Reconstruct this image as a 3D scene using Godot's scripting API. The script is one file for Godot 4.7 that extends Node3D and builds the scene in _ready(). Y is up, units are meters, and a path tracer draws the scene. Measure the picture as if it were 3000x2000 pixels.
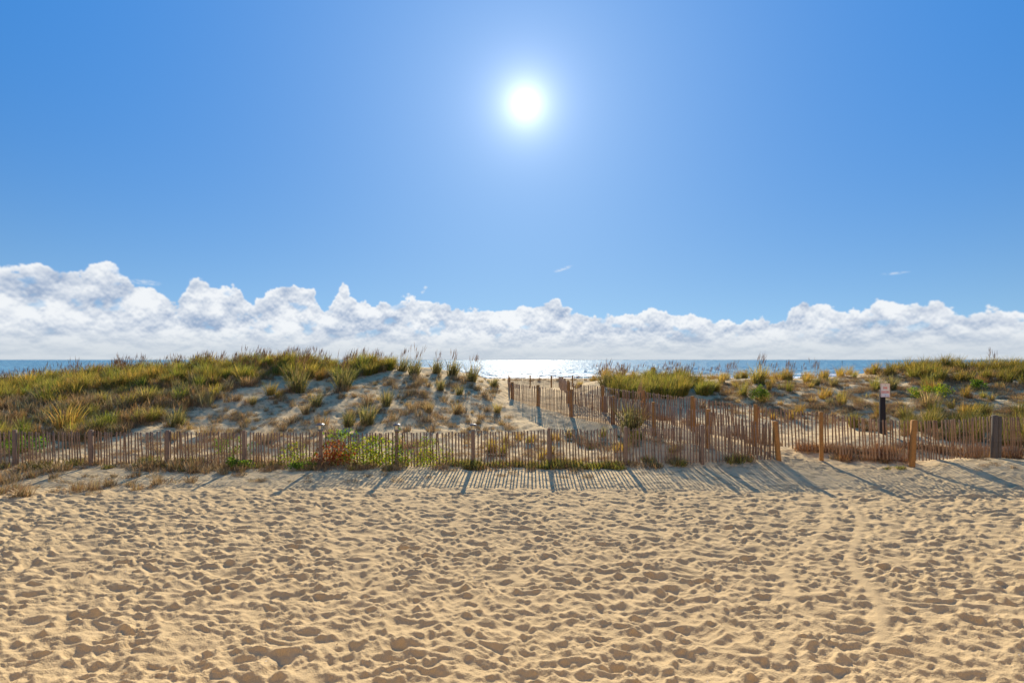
extends Node3D
# A sandy beach front: trampled sand, slatted sand fences, grass-covered dunes, the sea and a low sun.
# Positions are world metres: x to the right, d = -z away from the beach house, y up.

const EYE := 3.5                 # camera height above the flat sand
const EXPOSE := 1.62
const SUN_AZ := 1.43
const SUN_EL := 25.1
const SEA_Y := -3.05

# crest height of the dunes along x, and the line and height of the trodden path through them
const CREST_X: Array[float] = [-60.0, -36.0, -28.0, -22.5, -15.0, -9.4, -6.5, -4.5, -3.0, -1.3, 0.0, 2.0, 5.0, 9.0, 13.0, 18.0, 22.0, 25.0, 30.0, 38.0, 60.0]
const CREST_Y: Array[float] = [1.4, 1.5, 1.9, 2.55, 3.12, 3.05, 3.12, 2.98, 2.72, 2.35, 2.15, 2.1, 2.25, 2.35, 2.3, 2.4, 2.7, 2.95, 2.85, 2.8, 2.6]
const PATH := [Vector3(11.6, .05, 15.5), Vector3(10.2, .15, 17), Vector3(8.5, .42, 18.6), Vector3(6.6, .8, 20.4), Vector3(4.9, 1.02, 22.6), Vector3(3.2, 1.22, 25), Vector3(1.7, 1.45, 28), Vector3(1.9, 1.4, 34), Vector3(2.1, 1.15, 42), Vector3(2.2, .85, 52)]

# raster of footprints in the open sand
const PX0 := -24.0
const PD0 := 3.6
const PC := 0.025
const PW := 1920
const PH := 640
var prints := PackedFloat32Array()
var crest_table := PackedFloat32Array()

var rng := RandomNumberGenerator.new()
var broad := FastNoiseLite.new()
var middle := FastNoiseLite.new()
var fine := FastNoiseLite.new()
var names := {}
var M := {}


func _ready() -> void:
	rng.seed = 71
	# ---- camera
	var cam := Camera3D.new()
	cam.name = "camera"
	cam.projection = Camera3D.PROJECTION_FRUSTUM
	cam.near = 0.05
	cam.far = 60000.0
	cam.size = cam.near * 2000.0 / 1600.0
	cam.frustum_offset = Vector2(0, cam.near * 54.0 / 1600.0)
	cam.position = Vector3(0, EYE, 0)
	add_child(cam)
	cam.current = true
	# ---- sky and exposure
	var e := Environment.new()
	e.background_mode = Environment.BG_SKY
	e.sky = Sky.new()
	var pano := PanoramaSkyMaterial.new()
	pano.panorama = sky_picture()
	e.sky.sky_material = pano
	e.tonemap_mode = Environment.TONE_MAPPER_LINEAR
	e.tonemap_exposure = EXPOSE
	e.sdfgi_enabled = true
	e.ssao_enabled = true
	e.ssil_enabled = true
	var we := WorldEnvironment.new()
	we.name = "world_environment"
	we.environment = e
	add_child(we)
	# ---- sun
	var sun := DirectionalLight3D.new()
	sun.name = "sun"
	sun.light_energy = 1.6
	sun.light_color = Color(1.0, 0.94, 0.84)
	sun.light_angular_distance = 0.5
	sun.shadow_enabled = true
	add_child(sun)
	sun.look_at_from_position(sun_direction() * 50.0, Vector3.ZERO)
	print("sky ", Time.get_ticks_msec())
	# ---- setting
	setup_noise()
	materials()
	make_prints()
	print("prints ", Time.get_ticks_msec())
	make_ground()
	print("ground ", Time.get_ticks_msec())
	make_sea()
	make_house()
	# ---- things
	make_fences()
	make_lanterns()
	make_sign()
	make_posts()
	print("fences ", Time.get_ticks_msec())
	make_grass()
	make_shrubs()
	make_scraps()
	print("plants ", Time.get_ticks_msec())


func sun_direction() -> Vector3:
	var a := deg_to_rad(SUN_AZ)
	var h := deg_to_rad(SUN_EL)
	return Vector3(sin(a) * cos(h), sin(h), -cos(a) * cos(h))


# ------------------------------------------------------------------ helpers
func numbered(called: String) -> String:
	var n: int = names.get(called, 0)
	names[called] = n + 1
	return called if n == 0 else "%s_%03d" % [called, n]


func tag(o: Node, label: String, category: String, group := "", kind := "") -> void:
	if label:
		o.set_meta("label", label)
	if category:
		o.set_meta("category", category)
	if group:
		o.set_meta("group", group)
	if kind:
		o.set_meta("kind", kind)


func thing(called: String, where: Vector3, turn := 0.0) -> Node3D:
	var o := Node3D.new()
	o.name = numbered(called)
	add_child(o)
	o.position = where
	o.rotation.y = turn
	return o


func part(called: String, mesh: Mesh, mat: Material, parent: Node) -> MeshInstance3D:
	var o := MeshInstance3D.new()
	o.name = called
	o.mesh = mesh
	if mat:
		o.material_override = null
		o.set_surface_override_material(0, mat)
	parent.add_child(o, true)
	return o


func lin(r: float, g: float, b: float) -> Color:
	return Color(r, g, b).linear_to_srgb()


# ------------------------------------------------------------------ sky
func disp(r: float, g: float, b: float) -> Vector3:
	var c := Color8(int(r), int(g), int(b)).srgb_to_linear()
	return Vector3(c.r, c.g, c.b) / EXPOSE


func air(dir: Vector3, el: float, sd: Vector3) -> Vector3:
	# clear air: deep blue overhead, paler low down and towards the sun
	var ang := rad_to_deg(acos(clampf(dir.dot(sd), -1.0, 1.0)))
	var c := Vector3(0.018, 0.222, 0.687) * (1.0 - 0.3 * smoothstep(30.0, 80.0, ang))
	c += Vector3(0.372, 0.449, 0.202) * exp(-maxf(el, 2.0) / 9.0)
	c += Vector3(0.268, 0.288, 0.235) * exp(-pow(ang / 22.0, 1.4))
	c /= EXPOSE
	c += disp(255, 255, 255) * (1.25 * exp(-pow(ang / 1.45, 1.1)) + 0.28 * exp(-ang / 3.6))
	return c


func cloud_top(az: float) -> float:
	# heights of the cumulus tops above the horizon, in degrees
	const A: Array[float] = [-180.0, -150.0, -120.0, -90.0, -65.0, -50.0, -43.2, -40.0, -38.3, -36.2, -34.5, -31.5, -30.3, -26.8, -25.5, -22.4, -20.0, -19.0, -17.0, -15.3, -14.4, -12.0, -8.9, -5.4, 0.0, 4.2, 8.9, 14.0, 19.0, 25.1, 28.3, 32.0, 37.3, 40.0, 43.2, 55.0, 75.0, 100.0, 140.0, 180.0]
	const T: Array[float] = [4.2, 5.7, 4.7, 6.2, 5.2, 6.7, 6.9, 7.0, 6.7, 8.0, 6.2, 4.9, 6.8, 6.6, 5.2, 7.0, 6.4, 4.8, 6.8, 5.7, 5.2, 6.2, 6.2, 5.0, 5.0, 5.6, 4.2, 4.8, 3.7, 3.2, 4.8, 4.1, 4.5, 3.5, 3.5, 5.2, 3.9, 5.7, 4.7, 4.2]
	for i in range(1, A.size()):
		if az <= A[i]:
			return lerpf(T[i - 1], T[i], smoothstep(0.0, 1.0, (az - A[i - 1]) / (A[i] - A[i - 1])))
	return 4.5


func sky_picture() -> ImageTexture:
	var sd := sun_direction()
	var bw := 1040     # eight columns more on each side, so that the ends meet smoothly
	var bh := 512
	var data := PackedFloat32Array()
	data.resize(bw * bh * 3)
	var k := 0
	for j in bh:
		var el := 90.0 - (j + 0.5) / bh * 180.0
		var cy := sin(deg_to_rad(el))
		var ce := cos(deg_to_rad(el))
		for i in bw:
			if el < -2.0:
				data[k] = 0.2
				data[k + 1] = 0.25
				data[k + 2] = 0.3
			else:
				var az := (i - 8 + 0.5) / 1024.0 * TAU
				var c := air(Vector3(sin(az) * ce, cy, -cos(az) * ce), el, sd)
				data[k] = c.x
				data[k + 1] = c.y
				data[k + 2] = c.z
			k += 3
	var im := Image.create_from_data(bw, bh, false, Image.FORMAT_RGBF, data.to_byte_array())
	im.resize(4160, 2048, Image.INTERPOLATE_CUBIC)
	im = im.get_region(Rect2i(32, 0, 4096, 2048))
	# the cloud band, at full fineness
	var puff := FastNoiseLite.new()
	puff.noise_type = FastNoiseLite.TYPE_CELLULAR
	puff.cellular_distance_function = FastNoiseLite.DISTANCE_EUCLIDEAN
	puff.cellular_return_type = FastNoiseLite.RETURN_DISTANCE
	puff.fractal_type = FastNoiseLite.FRACTAL_FBM
	puff.fractal_octaves = 5
	puff.fractal_gain = 0.6
	puff.fractal_lacunarity = 2.1
	puff.frequency = 0.42
	puff.seed = 5
	puff.domain_warp_enabled = true
	puff.domain_warp_amplitude = 0.3
	puff.domain_warp_frequency = 0.6
	puff.domain_warp_fractal_type = FastNoiseLite.DOMAIN_WARP_FRACTAL_NONE
	var heap := FastNoiseLite.new()
	heap.noise_type = FastNoiseLite.TYPE_CELLULAR
	heap.cellular_distance_function = FastNoiseLite.DISTANCE_EUCLIDEAN
	heap.cellular_return_type = FastNoiseLite.RETURN_DISTANCE
	heap.fractal_type = FastNoiseLite.FRACTAL_FBM
	heap.fractal_octaves = 2
	heap.frequency = 0.24
	heap.seed = 40
	heap.domain_warp_enabled = true
	heap.domain_warp_amplitude = 1.2
	heap.domain_warp_frequency = 0.4
	var soft := FastNoiseLite.new()
	soft.noise_type = FastNoiseLite.TYPE_SIMPLEX_SMOOTH
	soft.fractal_octaves = 4
	soft.frequency = 0.35
	soft.seed = 12
	var top_row := int((90.0 - 12.5) / 180.0 * 2048.0)
	var rows := 1024 - top_row
	var band := PackedFloat32Array()
	band.resize(4096 * rows * 3)
	var tops := PackedFloat32Array()
	tops.resize(4096)
	for i in 4096:
		tops[i] = cloud_top(wrapf((i + 0.5) / 4096.0 * 360.0, -180.0, 180.0))
	var white := disp(243, 246, 249)
	var grey := disp(156, 175, 203)
	var veil := disp(204, 213, 221)
	var R := 57.3
	for j in rows:
		var el := 90.0 - (top_row + j + 0.5) / 2048.0 * 180.0
		var e_rad := deg_to_rad(el)
		var low := clampf(1.0 - el / 3.4, 0.0, 1.0)
		var ye := el - 3.0 * low * low * low     # far banks lie flatter
		for i in 4096:
			var az := (i + 0.5) / 4096.0 * TAU
			var sx := sin(az)
			var sz := -cos(az)
			var dir := Vector3(sx * cos(e_rad), sin(e_rad), sz * cos(e_rad))
			var base := im.get_pixel(i, top_row + j)
			var c := Vector3(base.r, base.g, base.b)
			var top := tops[i]
			if el < top + 2.2:
				var n := -puff.get_noise_3d(sx * R, ye, sz * R)          # high in the hearts of the puffs
				var s := soft.get_noise_3d(sx * R, ye * 1.5, sz * R)
				var hp := -heap.get_noise_3d(sx * R, ye, sz * R)
				var body := (top - el) + (n - 0.42) * 2.2 + (hp - 0.3) * 0.5 + s * 0.8
				var a := smoothstep(-0.03, 0.13, body)
				# gaps of sky in the heap
				a *= 1.0 - 0.5 * smoothstep(0.28, 0.5, -s + 0.25 * (0.5 - n)) * smoothstep(1.6, 3.0, el)
				if a > 0.003:
					var up := -puff.get_noise_3d(sx * R, ye + 0.22, sz * R)
					var hup := -heap.get_noise_3d(sx * R, ye + 0.8, sz * R)
					var rim := smoothstep(0.5, 0.0, body) * 0.3
					var lit := clampf(0.64 + (n - up) * 2.6 + (hp - hup) * 2.2 + s * 0.4 + rim, 0.0, 1.0)
					var cc := grey.lerp(white, lit)
					var glow := 1.0 + 0.10 * exp(-rad_to_deg(acos(clampf(dir.dot(sd), -1.0, 1.0))) / 16.0)
					c = c.lerp(cc * glow, a * 0.97)
			# pale air along the horizon
			var hz := smoothstep(3.4, 0.3, el)
			c = c.lerp(veil, hz * 0.8)
			var q := (j * 4096 + i) * 3
			band[q] = c.x
			band[q + 1] = c.y
			band[q + 2] = c.z
	# a few loose wisps
	for w in [[5.35, 9.4, 1.1, 0.20, 0.30, 0.55], [35.0, 7.4, 1.2, 0.11, 0.04, 0.5], [-33.9, 6.7, 1.3, 0.30, -0.05, 0.45], [-9.0, 7.45, 0.22, 0.22, 0.3, 0.8], [-9.3, 7.0, 0.25, 0.2, 0.3, 0.6]]:
		for j in rows:
			var el := 90.0 - (top_row + j + 0.5) / 2048.0 * 180.0
			if absf(el - w[1]) > 1.5:
				continue
			for ii in range(-24, 25):
				var az: float = w[0] + ii * 360.0 / 4096.0
				var u: float = (az - w[0]) / w[2]
				var v: float = (el - w[1] - (az - w[0]) * w[4]) / w[3]
				var r := u * u + v * v
				if r < 1.0:
					var a: float = (1.0 - r) * w[5] * clampf(0.6 + 1.6 * soft.get_noise_3d(az * 6.0, el * 22.0, 3.0), 0.0, 1.0)
					var col := posmod(int(floor(az / 360.0 * 4096.0)), 4096)
					var q := (j * 4096 + col) * 3
					band[q] = lerpf(band[q], white.x, a)
					band[q + 1] = lerpf(band[q + 1], white.y, a)
					band[q + 2] = lerpf(band[q + 2], white.z, a)
	var bi := Image.create_from_data(4096, rows, false, Image.FORMAT_RGBF, band.to_byte_array())
	im.blit_rect(bi, Rect2i(0, 0, 4096, rows), Vector2i(0, top_row))
	return ImageTexture.create_from_image(im)


# ------------------------------------------------------------------ ground shape
func setup_noise() -> void:
	broad.seed = 3
	broad.frequency = 0.22
	broad.fractal_octaves = 3
	middle.seed = 8
	middle.frequency = 1.3
	middle.fractal_octaves = 3
	fine.seed = 21
	fine.frequency = 9.0
	fine.fractal_octaves = 2
	crest_table.resize(1201)
	for i in 1201:
		var x := -60.0 + i * 0.1
		var k := 1
		while k < CREST_X.size() - 1 and x > CREST_X[k]:
			k += 1
		crest_table[i] = lerpf(CREST_Y[k - 1], CREST_Y[k], (x - CREST_X[k - 1]) / (CREST_X[k] - CREST_X[k - 1]))


func path_near(x: float, d: float) -> Vector2:
	# distance to the path's middle, and the path's height there
	var best := 1e9
	var h := 0.0
	for i in range(1, PATH.size()):
		var a: Vector3 = PATH[i - 1]
		var b: Vector3 = PATH[i]
		var ex := b.x - a.x
		var ez := b.z - a.z
		var s := clampf(((x - a.x) * ex + (d - a.z) * ez) / (ex * ex + ez * ez), 0.0, 1.0)
		var dx := x - a.x - s * ex
		var dz := d - a.z - s * ez
		var q := dx * dx + dz * dz
		if q < best:
			best = q
			h = a.y + s * (b.y - a.y)
	return Vector2(sqrt(best), h)


func form(x: float, d: float) -> float:
	# the lie of the land without fine relief
	var h := 0.0
	if d > 14.0:
		var f := clampf((x + 60.0) * 10.0, 0.0, 1199.0)
		var k := int(f)
		var c := lerpf(crest_table[k], crest_table[k + 1], f - k)
		var t := clampf((d - 17.2) / 13.8, 0.0, 1.0)
		h = c * (0.62 * t + 0.38 * t * t * (3.0 - 2.0 * t))
		if d > 31.0:
			h = c - (c - 1.05) * smoothstep(32.0, 41.0, d)
		if d > 50.0:
			h = 1.05 - 4.6 * clampf((d - 50.0) / 160.0, 0.0, 1.1)
			h += 0.5 * exp(-pow((d - 60.0) / 3.0, 2.0))
		h += 0.11 * smoothstep(14.5, 17.5, d) * (1.0 - smoothstep(18.0, 23.0, d))
		if d < 24.0 and x > 0.0:
			h += 0.45 * exp(-pow((x - 5.4) / 1.5, 2.0) - pow((d - 18.7) / 0.9, 2.0))
			h += 0.30 * exp(-pow((x - 15.5) / 3.2, 2.0) - pow((d - 16.6) / 1.6, 2.0))
			h += 0.28 * exp(-pow((x - 13.2) / 2.0, 2.0) - pow((d - 19.8) / 1.3, 2.0))
		if x > -4.0 and x < 16.0 and d < 56.0:
			var p := path_near(x, d)
			if p.x < 2.9:
				h = lerpf(p.y, h, smoothstep(0.7, 2.9, p.x))
	return h


func relief(x: float, d: float) -> float:
	var r := 0.0
	if d < 19.5 and d > PD0:
		var fx := (x - PX0) / PC
		var fd := (d - PD0) / PC
		if fx > 0.0 and fx < PW - 2.0 and fd < PH - 2.0:
			var i := int(fx)
			var j := int(fd)
			var u := fx - i
			var v := fd - j
			var q := j * PW + i
			r += lerpf(lerpf(prints[q], prints[q + 1], u), lerpf(prints[q + PW], prints[q + PW + 1], u), v)
	if d > 15.5:
		var k := smoothstep(15.5, 20.0, d) * (1.0 if d < 40.0 else 0.6)
		r += k * (0.16 * broad.get_noise_2d(x, d) + 0.055 * middle.get_noise_2d(x, d))
	return r


func ground(x: float, d: float) -> float:
	return form(x, d) + relief(x, d)


func make_prints() -> void:
	# every foot that crossed the sand left a hollow with a low rim; later ones blot out earlier ones
	prints.resize(PW * PH)
	var r := RandomNumberGenerator.new()
	r.seed = 404
	var ridge := FastNoiseLite.new()
	ridge.seed = 9
	ridge.frequency = 1.0
	ridge.fractal_type = FastNoiseLite.FRACTAL_NONE
	for j in PH:
		var d := PD0 + j * PC
		var k := 1.0 - 0.65 * smoothstep(14.4, 16.2, d)
		for i in PW:
			var x := PX0 + i * PC
			# sharp crests between rounded troughs, the way loose sand falls, at three sizes
			var wx := x * 1.4 + 0.35 * ridge.get_noise_2d(x * 0.8 + 90.0, d * 0.8)
			var wd := d * 2.1 + x * 0.3 + 0.35 * ridge.get_noise_2d(x * 0.8, d * 0.8 + 50.0)
			var big := absf(ridge.get_noise_2d(wx, wd))
			var mid := absf(ridge.get_noise_2d(wx * 2.1 + 17.0, wd * 2.1))
			var small := absf(ridge.get_noise_2d(wx * 4.3 + 3.0, wd * 4.3 + 8.0))
			prints[j * PW + i] = k * (0.030 - 0.074 * big - 0.037 * mid - 0.014 * small)
	for n in 11000:
		var d := 3.9 + 15.0 * pow(r.randf(), 0.85)
		var x := r.randf_range(-1.22, 1.22) * d
		if absf(x) > 23.0:
			continue
		var strong := 1.0
		if d > 14.3:
			var edge := 15.2 + 0.5 * sin(x * 0.7)
			if x < -5.0:
				edge -= 1.0 * smoothstep(-5.0, -12.0, x)
			strong = 1.0 - smoothstep(edge - 1.2, edge + 0.8, d)
			var pn := path_near(x, d).x
			strong = maxf(strong, 1.0 - smoothstep(0.9, 1.7, pn))
			strong = maxf(strong, 0.25)
		var a := r.randf_range(0.06, 0.13)
		if r.randf() < 0.45:
			a = r.randf_range(0.12, 0.20)
		strong *= 0.95 + 0.6 * broad.get_noise_2d(x * 2.2 + 5.0, d * 2.2)
		var b := a * r.randf_range(0.42, 0.7)
		var turn := r.randfn(0.10, 0.30) + 0.9 * broad.get_noise_2d(x * 0.9, d * 0.9) + (0.0 if r.randf() < 0.85 else 1.3)
		var deep := b * r.randf_range(0.2, 0.56) * strong
		var ct := cos(turn)
		var st := sin(turn)
		var reach := a * 1.75
		var i0 := maxi(0, int((x - reach - PX0) / PC))
		var i1 := mini(PW - 1, int((x + reach - PX0) / PC))
		var j0 := maxi(0, int((d - reach - PD0) / PC))
		var j1 := mini(PH - 1, int((d + reach - PD0) / PC))
		var skew := r.randf_range(-0.4, 0.4)
		for j in range(j0, j1 + 1):
			var dz := PD0 + j * PC - d
			for i in range(i0, i1 + 1):
				var dx := PX0 + i * PC - x
				var u := (dx * ct + dz * st) / a
				var v := (-dx * st + dz * ct) / b + skew * u
				var rr := u * u + v * v
				if rr < 3.0:
					var q := j * PW + i
					if rr < 1.0:
						var m := 1.0 - rr
						prints[q] = lerpf(prints[q], prints[q] * 0.6 - deep * (0.3 + 0.7 * m), minf(1.0, m * 1.8))
					else:
						var m2 := (3.0 - rr) * 0.5
						prints[q] += deep * 0.20 * m2 * m2 * minf(1.0, (rr - 1.0) * 3.0)
	# the wind rounds everything off a little
	for turn in 0:
		var soft := prints.duplicate()
		for j in range(1, PH - 1):
			for i in range(1, PW - 1):
				var q := j * PW + i
				soft[q] = prints[q] * 0.52 + (prints[q - 1] + prints[q + 1] + prints[q - PW] + prints[q + PW]) * 0.12
		prints = soft
	# two drag marks crossing the sand on the right
	for line in [[Vector2(3.1, 6.4), Vector2(5.0, 9.6), Vector2(7.6, 13.0), Vector2(9.6, 16.5)], [Vector2(4.6, 6.8), Vector2(6.2, 9.8), Vector2(8.3, 13.2)]]:
		for s in 700:
			var f: float = s / 700.0 * (line.size() - 1.001)
			var k := int(f)
			var p: Vector2 = line[k].lerp(line[k + 1], f - k)
			p.x += 0.12 * sin(f * 5.0)
			var i0 := int((p.x - PX0) / PC)
			var j0 := int((p.y - PD0) / PC)
			for j in range(j0 - 3, j0 + 4):
				for i in range(i0 - 5, i0 + 6):
					var w := exp(-pow((i - i0) * PC / 0.07, 2.0) - pow((j - j0) * PC / 0.05, 2.0))
					var q := j * PW + i
					prints[q] = lerpf(prints[q], -0.012, w * 0.30)


func sand_tint(x: float, d: float) -> Color:
	# clean tan sand where people walk; greyer sand with plant litter on the dunes
	var clean := Vector3(0.62, 0.46, 0.25)
	var dune := Vector3(0.84, 0.63, 0.34)
	var t := smoothstep(13.8, 16.8, d + 0.8 * broad.get_noise_2d(x * 2.0, d * 2.0))
	if t > 0.0 and x > 0.0 and d < 30.0:
		t *= smoothstep(0.8, 2.0, path_near(x, d).x) * 0.7 + 0.3
	var c := clean.lerp(dune, t)
	var v := 1.0 + 0.07 * middle.get_noise_2d(x * 0.8 + 40.0, d * 0.8)
	if t > 0.2:
		var litter := smoothstep(0.12, 0.42, middle.get_noise_2d(x * 1.7 - 20.0, d * 1.7 + 9.0) + 0.4 * fine.get_noise_2d(x, d)) * t
		c = c.lerp(Vector3(0.20, 0.145, 0.085), litter * 0.5)
	return Color(c.x * v, c.y * v, c.z * v)


func make_ground() -> void:
	# rows closer together near the house, where each hollow is seen
	var depth := PackedFloat32Array()
	var d := 4.3
	while d < 225.0:
		depth.append(d)
		d += d * (0.0031 if d < 18.8 else 0.0058 if d < 36.0 else 0.012 if d < 64.0 else 0.04)
	var rows := depth.size()
	var cols := 760
	var xs := PackedFloat32Array()
	xs.resize(cols)
	for i in cols:
		xs[i] = -1.14 + 2.28 * i / (cols - 1.0)
	var pos := PackedVector3Array()
	var col := PackedColorArray()
	var uv := PackedVector2Array()
	var nor := PackedVector3Array()
	pos.resize(rows * cols)
	col.resize(rows * cols)
	uv.resize(rows * cols)
	nor.resize(rows * cols)
	for j in rows:
		d = depth[j]
		for i in cols:
			var x := xs[i] * d
			var y := form(x, d) + relief(x, d)
			var clod := smoothstep(-0.05, 0.35, middle.get_noise_2d(x * 0.6 + 7.0, d * 0.6))
			if d < 11.0:
				y += (0.003 + 0.018 * clod) * fine.get_noise_2d(x * 0.75, d * 0.9)
			else:
				y += (0.006 + 0.012 * clod) * fine.get_noise_2d(x * 0.45, d * 0.5)
			var q := j * cols + i
			pos[q] = Vector3(x, y, -d)
			col[q] = sand_tint(x, d)
			uv[q] = Vector2(x, d)
	for j in rows:
		var ja := maxi(j - 1, 0) * cols
		var jb := mini(j + 1, rows - 1) * cols
		for i in cols:
			var du := pos[j * cols + mini(i + 1, cols - 1)] - pos[j * cols + maxi(i - 1, 0)]
			var dv := pos[jb + i] - pos[ja + i]
			nor[j * cols + i] = du.cross(dv).normalized()
	var idx := PackedInt32Array()
	idx.resize((rows - 1) * (cols - 1) * 6)
	var k := 0
	for j in rows - 1:
		for i in cols - 1:
			var a := j * cols + i
			idx[k] = a
			idx[k + 1] = a + cols
			idx[k + 2] = a + 1
			idx[k + 3] = a + 1
			idx[k + 4] = a + cols
			idx[k + 5] = a + cols + 1
			k += 6
	var arr := []
	arr.resize(Mesh.ARRAY_MAX)
	arr[Mesh.ARRAY_VERTEX] = pos
	arr[Mesh.ARRAY_NORMAL] = nor
	arr[Mesh.ARRAY_COLOR] = col
	arr[Mesh.ARRAY_TEX_UV] = uv
	arr[Mesh.ARRAY_INDEX] = idx
	var mesh := ArrayMesh.new()
	mesh.add_surface_from_arrays(Mesh.PRIMITIVE_TRIANGLES, arr)
	var o := part("sand_ground", mesh, M.sand, self)
	tag(o, "trampled tan beach sand rising into pale dunes", "sand", "", "structure")
	# the same land farther out to the sides and behind, in coarse cells a little lower
	var st := SurfaceTool.new()
	st.begin(Mesh.PRIMITIVE_TRIANGLES)
	var nx := 130
	var nd := 66
	for j in nd:
		for i in nx:
			var x := -260.0 + 4.0 * i
			var dd := -45.0 + 4.0 * j
			st.set_color(Color(0.58, 0.45, 0.30))
			st.set_uv(Vector2(x, dd))
			st.add_vertex(Vector3(x, form(x, dd) - 0.45, -dd))
	for j in nd - 1:
		for i in nx - 1:
			var a := j * nx + i
			for q in [a, a + nx, a + 1, a + 1, a + nx, a + nx + 1]:
				st.add_index(q)
	st.generate_normals()
	var far := part("sand_plain", st.commit(), M.sand, self)
	tag(far, "wide plain of beach sand under and beside the dunes", "sand", "", "structure")


func make_sea() -> void:
	var st := SurfaceTool.new()
	st.begin(Mesh.PRIMITIVE_TRIANGLES)
	var ds := [150.0, 260.0, 450.0, 900.0, 2000.0, 6000.0, 50000.0]
	for j in ds.size():
		for i in 2:
			var x := (-1.0 if i == 0 else 1.0) * maxf(900.0, 1.6 * ds[j])
			st.set_normal(Vector3.UP)
			st.set_uv(Vector2(x, ds[j]))
			st.add_vertex(Vector3(x, SEA_Y, -ds[j]))
	for j in ds.size() - 1:
		var a := j * 2
		for q in [a, a + 2, a + 1, a + 1, a + 2, a + 3]:
			st.add_index(q)
	var o := part("sea", st.commit(), M.sea, self)
	tag(o, "blue sea reaching to the horizon and glittering under the sun", "sea", "", "structure")
	# broken foam where the swell meets the beach
	var r := RandomNumberGenerator.new()
	r.seed = 31
	st = SurfaceTool.new()
	st.begin(Mesh.PRIMITIVE_TRIANGLES)
	for row in [[197.0, 0.9], [207.0, 0.6], [226.0, 0.55], [250.0, 0.4]]:
		var x := -240.0
		while x < 240.0:
			var w := r.randf_range(4.0, 22.0)
			if r.randf() < row[1]:
				var dd: float = row[0] + r.randf_range(-3.0, 3.0)
				var hh := r.randf_range(0.12, 0.42)
				var deep := r.randf_range(1.5, 4.0)
				var n := 8
				for i in n:
					var u0 := i / float(n)
					var u1 := (i + 1) / float(n)
					var h0 := hh * sin(PI * u0) + 0.02
					var h1 := hh * sin(PI * u1) + 0.02
					var p := [Vector3(x + w * u0, SEA_Y + 0.01, -(dd - deep)), Vector3(x + w * u1, SEA_Y + 0.01, -(dd - deep)), Vector3(x + w * u0, SEA_Y + h0, -dd), Vector3(x + w * u1, SEA_Y + h1, -dd), Vector3(x + w * u0, SEA_Y + 0.01, -(dd + deep)), Vector3(x + w * u1, SEA_Y + 0.01, -(dd + deep))]
					for q in [0, 2, 1, 1, 2, 3, 2, 4, 3, 3, 4, 5]:
						st.add_vertex(p[q])
			x += w + r.randf_range(1.0, 12.0)
	st.generate_normals()
	o = part("surf", st.commit(), M.foam, self)
	tag(o, "white foam of small waves breaking on the far beach", "surf", "", "stuff")


func make_house() -> void:
	# the beach house from whose deck one looks out; its sunlit front throws warm light back on the sand
	var t := thing("beach_house", Vector3(0, 0, 2.2))
	tag(t, "tan beach house with white windows and a wooden deck facing the dunes", "house")
	var wall := part("wall", box_mesh(Vector3(46, 9.6, 9)), M.siding, t)
	wall.position = Vector3(0, 4.5, 4.5)
	var roof := part("roof", hipped_long(47.2, 10.2, 2.6), M.shingle, t)
	roof.position = Vector3(0, 9.31, 4.5)
	for fl in 3:
		for k in 12:
			if fl == 1 and k == 6:
				continue
			var w := part("window", box_mesh(Vector3(1.3, 1.5, 0.08)), M.trim, t)
			w.position = Vector3(-20.4 + 3.7 * k, 1.6 + 2.9 * fl, -0.03)
			var p := part("pane", box_mesh(Vector3(1.14, 1.34, 0.02)), M.panel, w)
			p.position.z = -0.042
	var door := part("door", box_mesh(Vector3(1.8, 2.1, 0.08)), M.trim, t)
	door.position = Vector3(1.8, 2.98, -0.03)
	var dp := part("pane", box_mesh(Vector3(1.5, 1.8, 0.02)), M.panel, door)
	dp.position.z = -0.042
	for k in 10:
		var b := part("deck_board", box_mesh(Vector3(8, 0.04, 0.195)), M.post_old, t)
		b.position = Vector3(0, 1.9, -0.2 - 0.2 * k)
	for k in 4:
		var leg := part("deck_post", post_mesh(0.14, 2.28), M.post_old, t)
		leg.position = Vector3(-3.6 + 2.4 * k, -0.41, -1.9)


func hipped_long(w: float, dep: float, h: float) -> ArrayMesh:
	var st := SurfaceTool.new()
	st.begin(Mesh.PRIMITIVE_TRIANGLES)
	var a := [Vector3(-w / 2, 0, -dep / 2), Vector3(w / 2, 0, -dep / 2), Vector3(w / 2, 0, dep / 2), Vector3(-w / 2, 0, dep / 2), Vector3(-w / 2 + dep / 2, h, 0), Vector3(w / 2 - dep / 2, h, 0)]
	for q in [0, 4, 1, 1, 4, 5, 2, 5, 3, 3, 5, 4, 0, 3, 4, 1, 5, 2, 0, 1, 2, 0, 2, 3]:
		st.add_vertex(a[q])
	st.set_smooth_group(-1)
	st.generate_normals()
	return st.commit()


# ------------------------------------------------------------------ materials
func noise_tex(size: int, freq: float, octaves: int, seed_: int, a: Color, b: Color, normal := false, bump := 4.0) -> NoiseTexture2D:
	var n := FastNoiseLite.new()
	n.seed = seed_
	n.frequency = freq
	n.fractal_octaves = octaves
	var t := NoiseTexture2D.new()
	t.width = size
	t.height = size
	t.seamless = true
	t.noise = n
	t.as_normal_map = normal
	t.bump_strength = bump
	if not normal:
		var g := Gradient.new()
		g.set_color(0, a)
		g.set_color(1, b)
		t.color_ramp = g
	return t


func plain(c: Color, rough := 0.9) -> StandardMaterial3D:
	var m := StandardMaterial3D.new()
	m.albedo_color = c
	m.roughness = rough
	m.metallic_specular = 0.25
	return m


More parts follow.
